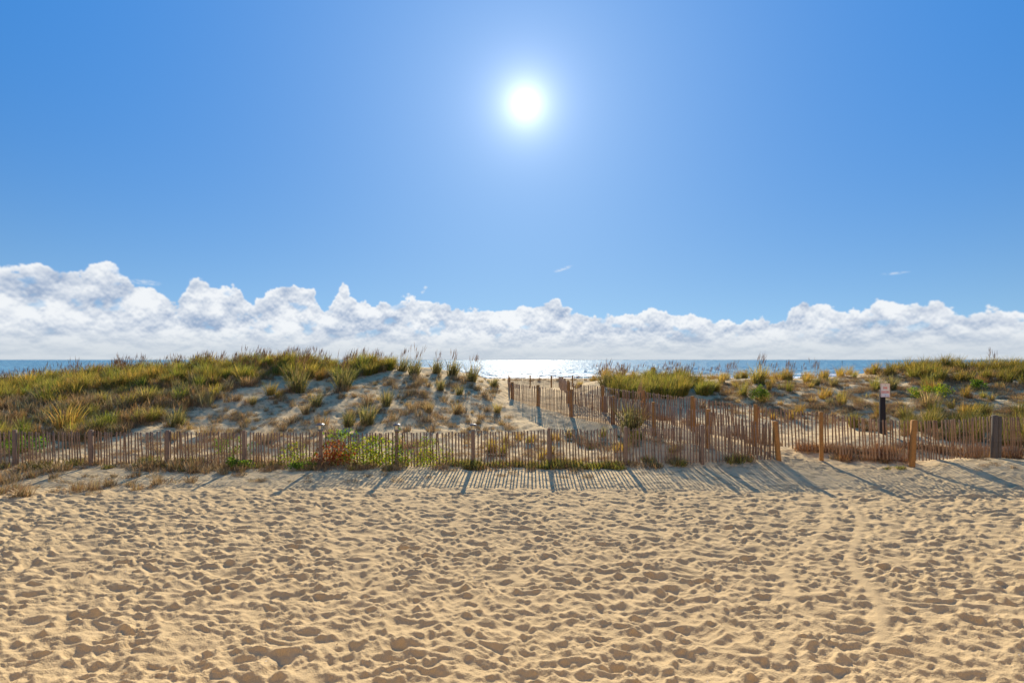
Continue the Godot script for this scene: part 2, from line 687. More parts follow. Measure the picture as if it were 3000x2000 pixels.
func leafy(thru: Color) -> StandardMaterial3D:
	var m := plain(Color.WHITE, 0.75)
	m.vertex_color_use_as_albedo = true
	m.cull_mode = BaseMaterial3D.CULL_DISABLED
	m.backlight_enabled = true
	m.backlight = thru
	return m


func wood(c: Color, grain: Texture2D) -> StandardMaterial3D:
	var m := plain(c, 0.88)
	m.albedo_texture = grain
	m.uv1_triplanar = true
	m.uv1_scale = Vector3(9.0, 0.55, 9.0)
	return m


func materials() -> void:
	var sand := plain(Color.WHITE, 0.95)
	sand.metallic_specular = 0.15
	sand.vertex_color_use_as_albedo = true
	sand.albedo_texture = noise_tex(1024, 0.11, 3, 4, Color(0.86, 0.86, 0.86), Color(1, 1, 1))
	sand.uv1_scale = Vector3(0.55, 0.55, 0.55)
	sand.heightmap_enabled = true
	sand.heightmap_texture = noise_tex(1024, 0.05, 4, 14, Color.BLACK, Color.WHITE)
	sand.heightmap_scale = 0.7
	M.sand = sand
	var sea := plain(lin(0.13, 0.31, 0.44), 0.30)
	sea.metallic_specular = 0.05
	sea.normal_enabled = true
	sea.normal_texture = noise_tex(1024, 0.02, 5, 6, Color.BLACK, Color.WHITE, true, 9.0)
	sea.normal_scale = 2.2
	sea.uv1_scale = Vector3(0.007, 0.0013, 0.01)
	M.sea = sea
	M.foam = plain(lin(0.8, 0.82, 0.84), 0.7)
	var grain := noise_tex(512, 0.03, 4, 17, Color(0.55, 0.53, 0.52), Color(1, 1, 1))
	M.slat = []
	for c in [Vector3(0.500, 0.360, 0.245), Vector3(0.430, 0.305, 0.210), Vector3(0.550, 0.395, 0.275), Vector3(0.470, 0.350, 0.265), Vector3(0.380, 0.270, 0.190)]:
		M.slat.append(wood(lin(c.x, c.y, c.z), grain))
	M.slat_new = []
	for c in [Vector3(0.600, 0.390, 0.240), Vector3(0.510, 0.330, 0.205), Vector3(0.660, 0.430, 0.260), Vector3(0.560, 0.400, 0.290), Vector3(0.450, 0.290, 0.180)]:
		M.slat_new.append(wood(lin(c.x, c.y, c.z), grain))
	M.post_old = wood(lin(0.44, 0.32, 0.225), grain)
	M.post_grey = wood(lin(0.25, 0.215, 0.17), grain)
	M.post_new = wood(lin(0.74, 0.38, 0.12), grain)
	M.post_dark = wood(lin(0.075, 0.065, 0.06), grain)
	M.wire = plain(lin(0.18, 0.16, 0.14), 0.6)
	M.grass = leafy(Color(1.0, 0.95, 0.75))
	M.dry = leafy(Color(0.8, 0.75, 0.65))
	M.leaf = leafy(Color(1.0, 1.0, 0.7))
	M.metal = plain(lin(0.16, 0.17, 0.18), 0.45)
	M.panel = plain(lin(0.03, 0.035, 0.06), 0.2)
	var pane := plain(lin(0.85, 0.80, 0.66), 0.5)
	pane.backlight_enabled = true
	pane.backlight = Color(1, 0.98, 0.9)
	M.pane = pane
	M.sign_face = plain(lin(0.82, 0.80, 0.77), 0.5)
	M.sign_red = plain(lin(0.62, 0.05, 0.04), 0.5)
	M.bolt = plain(lin(0.3, 0.3, 0.3), 0.4)
	M.bolt.metallic = 0.8
	M.siding = plain(lin(0.68, 0.52, 0.35), 0.8)
	M.siding.albedo_texture = noise_tex(512, 0.05, 3, 33, Color(0.92, 0.92, 0.92), Color(1, 1, 1))
	M.siding.uv1_triplanar = true
	M.shingle = plain(lin(0.12, 0.11, 0.10), 0.9)
	M.trim = plain(lin(0.78, 0.76, 0.72), 0.5)


# ------------------------------------------------------------------ fences
func board(w: float, h: float, t: float, jitter: float, r: RandomNumberGenerator) -> ArrayMesh:
	# a sawn piece standing on y = 0, its edges not quite true
	var st := SurfaceTool.new()
	st.begin(Mesh.PRIMITIVE_TRIANGLES)
	var rings := []
	var n := 3
	for k in n + 1:
		var f := k / float(n)
		var ox := r.randf_range(-jitter, jitter)
		var oz := r.randf_range(-jitter, jitter)
		var ww := w * r.randf_range(0.88, 1.08) * 0.5
		var slope := r.randf_range(-0.25, 0.25) * w if k == n else 0.0
		rings.append([Vector3(ox - ww, h * f - slope * 0.5, oz - t * 0.5), Vector3(ox + ww, h * f + slope * 0.5, oz - t * 0.5), Vector3(ox + ww, h * f + slope * 0.5, oz + t * 0.5), Vector3(ox - ww, h * f - slope * 0.5, oz + t * 0.5)])
	for k in n:
		for s in 4:
			var a: Vector3 = rings[k][s]
			var b: Vector3 = rings[k][(s + 1) % 4]
			var c: Vector3 = rings[k + 1][s]
			var d: Vector3 = rings[k + 1][(s + 1) % 4]
			for p in [a, c, b, b, c, d]:
				st.add_vertex(p)
	var top: Array = rings[n]
	for p in [top[0], top[3], top[1], top[1], top[3], top[2]]:
		st.add_vertex(p)
	st.set_smooth_group(-1)
	st.generate_normals()
	return st.commit()


func post_mesh(w: float, h: float) -> ArrayMesh:
	# a square post with eased edges and a bevelled head
	var st := SurfaceTool.new()
	st.begin(Mesh.PRIMITIVE_TRIANGLES)
	var c := w * 0.10
	var ring := func(y: float, s: float) -> Array:
		var p := []
		for k in 4:
			var turn := k * PI / 2.0
			for q in [Vector2(s, -s + c), Vector2(s, s - c)]:
				var v: Vector2 = q.rotated(turn)
				p.append(Vector3(v.x, y, v.y))
		return p
	var rings := [ring.call(0.0, w * 0.5), ring.call(h - c, w * 0.5), ring.call(h, w * 0.5 - c)]
	for k in 2:
		for s in 8:
			var a: Vector3 = rings[k][s]
			var b: Vector3 = rings[k][(s + 1) % 8]
			var e: Vector3 = rings[k + 1][s]
			var f: Vector3 = rings[k + 1][(s + 1) % 8]
			for p in [a, b, e, b, f, e]:
				st.add_vertex(p)
	for s in range(1, 7):
		for p in [rings[2][0], rings[2][s], rings[2][s + 1]]:
			st.add_vertex(p)
	st.set_smooth_group(-1)
	st.generate_normals()
	return st.commit()


func strand(points: PackedVector3Array, rad: float) -> ArrayMesh:
	var st := SurfaceTool.new()
	st.begin(Mesh.PRIMITIVE_TRIANGLES)
	for i in points.size():
		var t := (points[mini(i + 1, points.size() - 1)] - points[maxi(i - 1, 0)]).normalized()
		var side := t.cross(Vector3.UP).normalized()
		var up := side.cross(t)
		for k in 3:
			var a := k * TAU / 3.0
			var n := side * cos(a) + up * sin(a)
			st.set_normal(n)
			st.add_vertex(points[i] + n * rad)
	for i in points.size() - 1:
		for k in 3:
			var a := i * 3 + k
			var b := i * 3 + (k + 1) % 3
			for q in [a, b, a + 3, b, b + 3, a + 3]:
				st.add_index(q)
	return st.commit()


var slat_shapes: Array[ArrayMesh] = []


func fence(called: String, label: String, line: Array, new_wood: bool, lean: float, joined := false, pitch := 0.1) -> Node3D:
	# line: [x, d, top height, kind of post (0 none, 1 old, 2 new, 3 grey pair), post thickness]
	if slat_shapes.is_empty():
		var sr := RandomNumberGenerator.new()
		sr.seed = 2
		for k in 7:
			slat_shapes.append(board(0.042, 1.2, 0.010, 0.003, sr))
	var r := RandomNumberGenerator.new()
	r.seed = hash(called + label)
	var x0: float = line[0][0]
	var d0: float = line[0][1]
	var base := Vector3(x0, ground(x0, d0), -d0)
	var t := thing(called, base)
	tag(t, label, "fence")
	var join := SurfaceTool.new()
	join.begin(Mesh.PRIMITIVE_TRIANGLES)
	var mats: Array = M.slat_new if new_wood else M.slat
	var wires := [PackedVector3Array(), PackedVector3Array(), PackedVector3Array(), PackedVector3Array()]
	for i in line.size():
		var p: Array = line[i]
		if p[3] > 0:
			var g := ground(p[0], p[1])
			var h: float = p[2] - g + 0.35
			var w: float = p[4]
			var off := Vector2.ZERO
			var way := Vector2(line[mini(i + 1, line.size() - 1)][0] - line[maxi(i - 1, 0)][0], line[mini(i + 1, line.size() - 1)][1] - line[maxi(i - 1, 0)][1]).normalized()
			var tries := 2 if p[3] == 3 else 1
			for k in tries:
				var o := part("post", post_mesh(w * (1.0 if k == 0 else 0.8), h - 0.04 * k), M.post_new if p[3] == 2 else M.post_old if p[3] == 1 else M.post_grey, t)
				off = Vector2(way.y, -way.x) * (w * 0.5 + 0.02) + way * (k * w * 1.05)
				o.position = Vector3(p[0] + off.x, g - 0.35, -(p[1] + off.y)) - base
				o.rotation = Vector3(r.randf_range(-0.02, 0.02), atan2(way.y, way.x) + r.randf_range(-0.06, 0.06), r.randf_range(-0.015, 0.015) + (p[5] if p.size() > 5 else 0.0))
		if i == line.size() - 1:
			break
		var q: Array = line[i + 1]
		var span := Vector2(q[0] - p[0], q[1] - p[1])
		var n := maxi(2, int(round(span.length() / pitch)))
		var turn := atan2(span.y, span.x)
		for k in n:
			var f := (k + 0.5) / n + r.randf_range(-0.04, 0.04) / n
			var sag := 4.0 * f * (1.0 - f)
			var x: float = p[0] + span.x * f
			var d: float = p[1] + span.y * f + 0.04 * sin(k * 0.9)
			var g := ground(x, d)
			var top: float = lerpf(p[2], q[2], f) - 0.05 - 0.03 * sag + r.randf_range(-0.022, 0.022)
			var want := clampf(top - g + 0.06, 0.25, 1.26)
			var at := Vector3(x, top - want, -d) - base
			var tilt := r.randfn(0.0, 0.010) + lean * sag * r.randf_range(0.2, 1.0)
			var basis := Basis.from_euler(Vector3(r.randfn(0.0, 0.02), turn + r.randfn(0.0, 0.06), tilt)).scaled_local(Vector3(r.randf_range(0.9, 1.1), want / 1.2, 1.0))
			if joined:
				join.append_from(slat_shapes[r.randi() % 7], 0, Transform3D(basis, at))
			else:
				var o := part("slat", slat_shapes[r.randi() % 7], mats[r.randi() % mats.size()], t)
				o.transform = Transform3D(basis, at)
			for wi in 4:
				var hy: float = top - 0.07 - wi * 0.33
				wires[wi].append(Vector3(x, maxf(hy, g - 0.1), -d) - base + Vector3(0, 0, 0.010))
	if joined:
		var o := part("slats", join.commit(), mats[3], t)
		o.set_meta("kind", "stuff")
	for wi in 4:
		part("wire", strand(wires[wi], 0.004), M.wire, t)
	return t


func make_fences() -> void:
	var tops := [1.27, 1.27, 1.27, 1.26, 1.25, 1.24, 1.24, 1.26, 1.33, 1.37, 1.43, 1.56]
	var front := []
	for i in 12:
		front.append([-18.32 + 2.44 * i, 17.5 if i < 11 else 17.4, tops[i], 1, 0.10])
	front[11] = [8.5, 17.4, 1.56, 2, 0.13, 0.10]
	fence("sand_fence", "long weathered slatted fence running across the front, three lanterns on its posts", front, false, 0.05)
	fence("sand_fence", "slatted fence with orange-brown posts along the left side of the sand path", [[8.35, 17.6, 1.5, 0, 0.1], [6.59, 18.4, 1.84, 2, 0.125], [5.15, 19.9, 1.97, 2, 0.115], [3.96, 21.6, 2.08, 2, 0.115], [2.5, 23.5, 2.23, 2, 0.115], [1.15, 25.5, 2.33, 2, 0.115], [-0.07, 27.7, 2.38, 2, 0.125]], true, 0.02)
	fence("sand_fence", "slatted fence with dead brush at its foot along the path's right side", [[2.83, 26.8, 2.44, 2, 0.115], [4.14, 24.6, 2.35, 2, 0.12], [5.48, 22.6, 2.25, 2, 0.12], [6.92, 20.7, 2.14, 2, 0.12], [8.5, 19.0, 1.96, 2, 0.115], [10.09, 17.8, 1.82, 2, 0.115], [12.6, 17.3, 1.61, 2, 0.14, -0.03], [15.37, 17.5, 1.74, 3, 0.14], [17.8, 17.65, 1.72, 3, 0.12], [20.3, 17.7, 1.72, 1, 0.12]], true, 0.07)
	fence("sand_fence", "far slatted fence closing the seaward end of the path against the sea", [[-0.3, 50.0, 2.08, 2, 0.115], [1.66, 50.0, 2.08, 2, 0.115], [3.6, 50.0, 2.07, 2, 0.115], [5.54, 50.1, 2.07, 2, 0.115], [7.48, 50.2, 2.06, 2, 0.115], [9.4, 50.3, 2.06, 2, 0.115], [11.4, 50.5, 2.02, 2, 0.115]], true, 0.0, true)
	fence("sand_fence", "slatted fence seen end-on from the last left path post towards the sea", [[-0.1, 27.8, 2.38, 0, 0.13], [-0.22, 32.6, 2.3, 2, 0.115], [-0.28, 37.5, 2.2, 2, 0.115], [-0.3, 43.0, 2.12, 2, 0.115], [-0.3, 49.9, 2.08, 0, 0.13]], true, 0.0, true, 0.12)
	fence("sand_fence", "greyish slatted fence seen almost end-on at the right of the path's far stretch", [[2.85, 26.9, 2.44, 0, 0.13], [3.15, 31.5, 2.34, 2, 0.115], [3.5, 37.0, 2.24, 2, 0.115], [3.9, 43.5, 2.14, 2, 0.115], [4.3, 49.9, 2.08, 0, 0.13]], true, 0.0, true, 0.12)


func box_mesh(size: Vector3) -> BoxMesh:
	var b := BoxMesh.new()
	b.size = size
	return b


func hipped(w: float, h: float, top: float) -> ArrayMesh:
	# a shallow four-sided cap
	var st := SurfaceTool.new()
	st.begin(Mesh.PRIMITIVE_TRIANGLES)
	var s := [[w, 0.0], [w, h * 0.35], [top, h]]
	var c := [Vector2(1, 1), Vector2(1, -1), Vector2(-1, -1), Vector2(-1, 1)]
	for k in 2:
		for q in 4:
			var a := Vector3(c[q].x * s[k][0], s[k][1], c[q].y * s[k][0])
			var b := Vector3(c[(q + 1) % 4].x * s[k][0], s[k][1], c[(q + 1) % 4].y * s[k][0])
			var e := Vector3(c[q].x * s[k + 1][0], s[k + 1][1], c[q].y * s[k + 1][0])
			var f := Vector3(c[(q + 1) % 4].x * s[k + 1][0], s[k + 1][1], c[(q + 1) % 4].y * s[k + 1][0])
			for p in [a, e, b, b, e, f]:
				st.add_vertex(p)
	for lvl in [[0.0, w, true], [h, top, false]]:
		var v := []
		for q in 4:
			v.append(Vector3(c[q].x * lvl[1], lvl[0], c[q].y * lvl[1]))
		for q in ([0, 1, 2, 0, 2, 3] if lvl[2] else [0, 2, 1, 0, 3, 2]):
			st.add_vertex(v[q])
	st.set_smooth_group(-1)
	st.generate_normals()
	return st.commit()


func make_lanterns() -> void:
	var labels := ["solar lantern on the fence post left of the red-leaved vine", "solar lantern on the fence post wrapped in green vine", "solar lantern on the bare fence post right of the vines"]
	for k in 3:
		var x := -18.32 + 2.44 * (5 + k)
		var t := thing("solar_lantern", Vector3(x, [1.252, 1.242, 1.242][k], -17.5 + 0.0775), 0.03 * k)
		t.position.z = -(17.5 - 0.0775)
		tag(t, labels[k], "lantern", "solar lanterns on the front fence posts")
		var collar := part("collar", box_mesh(Vector3(0.135, 0.05, 0.135)), M.metal, t)
		collar.position.y = 0.012
		for s in 4:
			var c := Vector2(0.052, 0.052).rotated(s * PI / 2.0)
			var f := part("frame_bar", box_mesh(Vector3(0.014, 0.125, 0.014)), M.metal, t)
			f.position = Vector3(c.x, 0.0995, c.y)
		for s in 4:
			var c := Vector2(0.050, 0).rotated(s * PI / 2.0)
			var p := part("pane", box_mesh(Vector3(0.004, 0.121, 0.088)), M.pane, t)
			p.position = Vector3(c.x, 0.0985, c.y)
			p.rotation.y = -s * PI / 2.0
		var cap := part("cap", hipped(0.108, 0.06, 0.06), M.metal, t)
		cap.position.y = 0.163
		var cell := part("solar_cell", box_mesh(Vector3(0.10, 0.006, 0.10)), M.panel, cap)
		cell.position.y = 0.064


func rounded_plate(w: float, h: float, rad: float, t: float) -> ArrayMesh:
	var pts := PackedVector2Array()
	for k in 4:
		var c := Vector2((w / 2 - rad) * (1 if k in [0, 3] else -1), (h / 2 - rad) * (1 if k < 2 else -1))
		for s in 5:
			pts.append(c + Vector2(rad, 0).rotated(k * PI / 2 + s * PI / 8))
	var st := SurfaceTool.new()
	st.begin(Mesh.PRIMITIVE_TRIANGLES)
	var tri := Geometry2D.triangulate_polygon(pts)
	for side in [1.0, -1.0]:
		for i in range(0, tri.size(), 3):
			var q := [tri[i], tri[i + 1], tri[i + 2]]
			var v := [pts[q[0]], pts[q[1]], pts[q[2]]]
			var ccw: bool = (v[1] - v[0]).cross(v[2] - v[0]) > 0.0
			if ccw == (side > 0.0):
				v.reverse()
			for p in v:
				st.add_vertex(Vector3(p.x, p.y, side * t / 2))
	for i in pts.size():
		var a := pts[i]
		var b := pts[(i + 1) % pts.size()]
		for p in [Vector3(a.x, a.y, t / 2), Vector3(a.x, a.y, -t / 2), Vector3(b.x, b.y, t / 2), Vector3(b.x, b.y, t / 2), Vector3(a.x, a.y, -t / 2), Vector3(b.x, b.y, -t / 2)]:
			st.add_vertex(p)
	st.set_smooth_group(-1)
	st.generate_normals()
	return st.commit()


func lettering(text: String, height: float, width: float, parent: Node, at: Vector3) -> void:
	var f := SystemFont.new()
	f.font_names = PackedStringArray(["Droid Sans"])
	f.font_weight = 700
	var tm := TextMesh.new()
	tm.font = f
	tm.text = text
	tm.font_size = 64
	tm.pixel_size = 0.01
	tm.depth = 0.02
	var box := tm.get_aabb()
	var o := part("lettering", tm, M.sign_red, parent)
	o.scale = Vector3(width / box.size.x, height / box.size.y, 0.1)
	o.position = at - Vector3((box.position.x + box.size.x / 2) * o.scale.x, (box.position.y + box.size.y / 2) * o.scale.y, 0)


func make_sign() -> void:
	var x := 13.82
	var d := 20.2
	var g := ground(x, d)
	var t := thing("dune_crossing_sign", Vector3(x, g, -d), 0.05)
	tag(t, "white sign lettered DUNE CROSSING in red on a dark wooden post", "sign")
	var post := part("post", post_mesh(0.16, 2.3 - g + 0.5), M.post_dark, t)
	post.position = Vector3(-0.03, -0.4, -0.09)
	post.rotation.z = 0.012
	var plate := part("panel", rounded_plate(0.36, 0.51, 0.025, 0.004), M.sign_face, t)
	plate.position = Vector3(0, 2.38 - g, 0.0)
	# a red line runs round the edge
	for s in [[Vector3(0, 0.238, 0.003), Vector3(0.315, 0.005, 0.003)], [Vector3(0, -0.238, 0.003), Vector3(0.315, 0.005, 0.003)], [Vector3(-0.163, 0, 0.003), Vector3(0.005, 0.468, 0.003)], [Vector3(0.163, 0, 0.003), Vector3(0.005, 0.468, 0.003)]]:
		var b := part("border", box_mesh(s[1]), M.sign_red, plate)
		b.position = s[0]
	lettering("DUNE", 0.088, 0.155, plate, Vector3(0, 0.085, 0.0028))
	lettering("CROSSING", 0.088, 0.300, plate, Vector3(0, -0.068, 0.0028))
	for y in [0.2, -0.2]:
		var cyl := CylinderMesh.new()
		cyl.top_radius = 0.011
		cyl.bottom_radius = 0.012
		cyl.height = 0.008
		cyl.radial_segments = 8
		cyl.rings = 0
		var b := part("bolt", cyl, M.bolt, plate)
		b.position = Vector3(0, y, 0.005)
		b.rotation.x = PI / 2


func make_posts() -> void:
	# lone posts on the right dune
	var g := ground(10.1, 39.0)
	var a := thing("wooden_post", Vector3(10.1, g - 0.3, -39.0))
	part("shaft", post_mesh(0.26, 2.98 - g + 0.3), M.post_new, a)
	tag(a, "thick brown post standing in the grass of the right dune before the sea", "post")
	g = ground(19.6, 32.4)
	var b := thing("thin_stake", Vector3(19.6, g - 0.2, -32.4))
	part("shaft", strand(PackedVector3Array([Vector3.ZERO, Vector3(0.01, 0.8, 0), Vector3(0.0, 3.44 - g + 0.2, 0)]), 0.022), M.post_dark, b)
	tag(b, "thin dark stake rising from the right dune against the sea", "stake")


# ------------------------------------------------------------------ plants
class Sheaf:
	# collects thin blades and leaves into one mesh
	var v := PackedVector3Array()
	var n := PackedVector3Array()
	var c := PackedColorArray()
	var f := PackedInt32Array()

	func blade(at: Vector3, way: float, length: float, lean: float, bend: float, width: float, tint: Color, steps := 4, swing := 0.0) -> Vector3:
		var dir := Vector3(cos(way), 0, sin(way))
		var side := Vector3(-sin(way), 0, cos(way)).rotated(Vector3.UP, swing)
		var p := at
		var first := v.size()
		for k in steps + 1:
			var s := k / float(steps)
			var th := lean + bend * s * s
			var w := width * 0.5 * (1.0 - 0.85 * s * s)
			var nn := (dir * cos(th) - Vector3.UP * sin(th)).cross(side).cross(side)
			nn = side.cross(dir * sin(th) + Vector3.UP * cos(th)).normalized()
			v.append(p - side * w)
			v.append(p + side * w)
			n.append(nn)
			n.append(nn)
			c.append(tint)
			c.append(tint)
			if k < steps:
				p += (dir * sin(th) + Vector3.UP * cos(th)) * (length / steps)
		for k in steps:
			var a := first + k * 2
			f.append_array(PackedInt32Array([a, a + 2, a + 1, a + 1, a + 2, a + 3]))
		return p

	func leaf(at: Vector3, x: Vector3, y: Vector3, tint: Color) -> void:
		# a pointed oval folded a little along its rib: x along, y across
		var first := v.size()
		var nn := x.cross(y).normalized()
		var fold := nn * y.length() * 0.25
		for p in [at, at + x * 0.38 + y * 0.5 + fold, at + x, at + x * 0.38 - y * 0.5 + fold]:
			v.append(p)
			n.append(nn)
			c.append(tint)
		f.append_array(PackedInt32Array([first, first + 1, first + 2, first, first + 2, first + 3]))

	func mesh() -> ArrayMesh:
		var arr := []
		arr.resize(Mesh.ARRAY_MAX)
		arr[Mesh.ARRAY_VERTEX] = v
		arr[Mesh.ARRAY_NORMAL] = n
		arr[Mesh.ARRAY_COLOR] = c
		arr[Mesh.ARRAY_INDEX] = f
		var m := ArrayMesh.new()
		m.add_surface_from_arrays(Mesh.PRIMITIVE_TRIANGLES, arr)
		return m


const GREEN: Array[Color] = [Color(0.270, 0.300, 0.070), Color(0.370, 0.370, 0.085), Color(0.190, 0.230, 0.060), Color(0.500, 0.440, 0.130), Color(0.460, 0.380, 0.170)]
const GOLD: Array[Color] = [Color(0.500, 0.390, 0.120), Color(0.450, 0.370, 0.110), Color(0.560, 0.420, 0.160), Color(0.350, 0.340, 0.090), Color(0.440, 0.280, 0.110)]
const STRAW: Array[Color] = [Color(0.480, 0.380, 0.230), Color(0.400, 0.300, 0.170), Color(0.550, 0.460, 0.310), Color(0.300, 0.270, 0.120), Color(0.360, 0.230, 0.130)]
const RUST: Array[Color] = [Color(0.360, 0.220, 0.110), Color(0.300, 0.190, 0.110), Color(0.420, 0.290, 0.150), Color(0.220, 0.160, 0.100), Color(0.400, 0.320, 0.180)]
const SEED: Array[Color] = [Color(0.17, 0.10, 0.075), Color(0.22, 0.14, 0.09), Color(0.13, 0.08, 0.06), Color(0.26, 0.17, 0.11)]
const LEAFGREEN: Array[Color] = [Color(0.12, 0.22, 0.035), Color(0.18, 0.28, 0.045), Color(0.07, 0.14, 0.03), Color(0.26, 0.34, 0.06)]
const BRIGHT: Array[Color] = [Color(0.26, 0.36, 0.03), Color(0.36, 0.40, 0.04), Color(0.15, 0.26, 0.03), Color(0.42, 0.38, 0.05), Color(0.10, 0.19, 0.03)]
const RED: Array[Color] = [Color(0.30, 0.05, 0.03), Color(0.24, 0.06, 0.03), Color(0.36, 0.11, 0.04), Color(0.18, 0.04, 0.025), Color(0.16, 0.13, 0.03)]
const SAGE: Array[Color] = [Color(0.22, 0.24, 0.10), Color(0.31, 0.30, 0.13), Color(0.15, 0.17, 0.07), Color(0.38, 0.33, 0.17), Color(0.27, 0.22, 0.12)]
const WEED: Array[Color] = [Color(0.21, 0.24, 0.06), Color(0.30, 0.30, 0.09), Color(0.14, 0.18, 0.05), Color(0.40, 0.34, 0.12), Color(0.30, 0.19, 0.08)]
const BROWN: Array[Color] = [Color(0.22, 0.12, 0.07), Color(0.28, 0.17, 0.10), Color(0.16, 0.09, 0.055), Color(0.34, 0.22, 0.13)]


func pick(p: Array[Color], r: RandomNumberGenerator) -> Color:
	var c := p[r.randi() % p.size()]
	return c * r.randf_range(0.82, 1.18)


func tuft(r: RandomNumberGenerator, count: int, high: float, spread: float, pal: Array[Color], width: float, droop := 0.9) -> ArrayMesh:
	var s := Sheaf.new()
	for k in count:
		var a := r.randf() * TAU
		var rad := spread * sqrt(r.randf())
		var at := Vector3(cos(a) * rad, -0.03, sin(a) * rad)
		var way := a + r.randfn(0.0, 0.7)
		var lean := absf(r.randfn(0.12, 0.16)) + rad / maxf(spread, 0.01) * 0.22
		# the wind comes off the left and lays the blades over to the right
		var bend := absf(r.randfn(droop * 0.75, droop * 0.4))
		if r.randf() < 0.45:
			way = r.randfn(0.0, 0.8)
		var broad_leaf := 2.1 if r.randf() < 0.16 else 1.0
		var tone := r.randf_range(0.6, 1.35)
		s.blade(at, way, high * r.randf_range(0.5, 1.2), lean, bend, width * broad_leaf * r.randf_range(0.7, 1.3), pick(pal, r) * tone, 4, r.randf_range(-0.9, 0.9))
	return s.mesh()


func stalks(r: RandomNumberGenerator, count: int, high: float, spread: float) -> ArrayMesh:
	var s := Sheaf.new()
	for k in count:
		var a := r.randf() * TAU
		var rad := spread * sqrt(r.randf())
		var at := Vector3(cos(a) * rad, -0.03, sin(a) * rad)
		var way := r.randfn(0.0, 0.5)
		var hh := high * r.randf_range(0.72, 1.1)
		var lean := r.randf_range(0.02, 0.22)
		var bend := r.randf_range(0.05, 0.35)
		var stem := pick(STRAW, r)
		var tip := s.blade(at, way, hh, lean, bend, 0.010, stem, 3, r.randf() * 3.0)
		var head := pick(SEED, r)
		for q in 3:
			s.blade(tip - Vector3(0, 0.05 * q, 0), way + r.randfn() * 0.3, 0.27 * r.randf_range(0.7, 1.2), lean + bend + r.randfn() * 0.06, 0.3, 0.016, head, 3, q * 1.1)
	return s.mesh()


func scrub(r: RandomNumberGenerator, count: int, high: float, spread: float, pal: Array[Color], width := 0.012) -> ArrayMesh:
	# low tangled dry weeds: short stems with side twigs
	var s := Sheaf.new()
	for k in count:
		var a := r.randf() * TAU
		var rad := spread * sqrt(r.randf())
		var at := Vector3(cos(a) * rad, -0.02 + 0.35 * high * r.randf() * r.randf(), sin(a) * rad)
		s.blade(at, r.randf() * TAU, high * r.randf_range(0.35, 1.0), r.randf_range(0.1, 1.3), r.randf_range(-0.5, 0.9), width * r.randf_range(0.6, 1.4), pick(pal, r), 2, r.randf() * 3.0)
	return s.mesh()


func leaves(r: RandomNumberGenerator, count: int, size: Vector3, leaf_len: float, pal: Array[Color]) -> ArrayMesh:
	# an uneven crown of leaves: several clumps inside an ellipsoid resting on the ground
	var s := Sheaf.new()
	var clumps := []
	for k in 9:
		var a := r.randf() * TAU
		var q := sqrt(r.randf()) * 0.75
		clumps.append([Vector3(cos(a) * q, r.randf_range(0.15, 0.85), sin(a) * q), r.randf_range(0.22, 0.42)])
	for k in count:
		var cl: Array = clumps[r.randi() % 9]
		var u := Vector3(r.randfn(), r.randfn(), r.randfn()).normalized() * pow(r.randf(), 0.45) * float(cl[1])
		var p: Vector3 = cl[0] + u
		p.y = maxf(p.y, 0.03)
		var x := (u + Vector3(r.randfn() * 0.5, 0.25 + r.randfn() * 0.5, r.randfn() * 0.5)).normalized() * leaf_len * r.randf_range(0.7, 1.3)
		var y := x.cross(Vector3(r.randfn(), r.randfn(), r.randfn())).normalized() * leaf_len * r.randf_range(0.45, 0.7)
		s.leaf(p * size, x, y, pick(pal, r))
	return s.mesh()


func scatter(called: String, label: String, category: String, shapes: Array, mat: Material, poly: Array, per_m2: float, lo: float, hi: float, seed_: int, patch := -1.0, tints: Array[Color] = [Color.WHITE], edge := 0.0) -> void:
	# growth too dense to count, spread over a patch of ground
	var r := RandomNumberGenerator.new()
	r.seed = seed_
	var pts := PackedVector2Array()
	for p in poly:
		pts.append(Vector2(p[0], p[1]))
	var box := Rect2(pts[0], Vector2.ZERO)
	for p in pts:
		box = box.expand(p)
	var spots := []
	for k in shapes.size():
		spots.append([])
	for n in int(box.get_area() * per_m2):
		var p := Vector2(r.randf_range(box.position.x, box.end.x), r.randf_range(box.position.y, box.end.y))
		var keep := r.randf()
		if not Geometry2D.is_point_in_polygon(p, pts):
			continue
		if patch > -1.0:
			var v := middle.get_noise_2d(p.x * 0.55 + seed_, p.y * 0.55) + 0.25 * (keep - 0.5)
			if v < patch:
				continue
		if p.x > -1.0 and p.x < 12.0 and path_near(p.x, p.y).x < 1.0:
			continue
		# growth rises and sinks in mounds
		var size := lerpf(lo, hi, clampf(0.5 * r.randf() + 0.5 * (0.5 + 1.3 * broad.get_noise_2d(p.x * 1.6 + 31.0, p.y * 1.6)), 0.0, 1.0))
		var b := Basis(Vector3.UP, r.randfn(0.0, 0.9)).scaled(Vector3(size, size * r.randf_range(0.8, 1.2), size))
		spots[r.randi() % shapes.size()].append([Transform3D(b, Vector3(p.x, ground(p.x, p.y) - 0.01, -p.y)), tints[r.randi() % tints.size()] * r.randf_range(0.85, 1.12)])
	var t := thing(called, Vector3.ZERO)
	tag(t, label, category, "", "stuff")
	for k in shapes.size():
		if spots[k].is_empty():
			continue
		var mm := MultiMesh.new()
		mm.transform_format = MultiMesh.TRANSFORM_3D
		mm.use_colors = true
		mm.mesh = shapes[k]
		mm.instance_count = spots[k].size()
		for i in spots[k].size():
			mm.set_instance_transform(i, spots[k][i][0])
			mm.set_instance_color(i, spots[k][i][1])
		var o := MultiMeshInstance3D.new()
		o.name = "tufts"
		o.multimesh = mm
		o.material_override = mat
		o.set_meta("kind", "stuff")
		t.add_child(o, true)


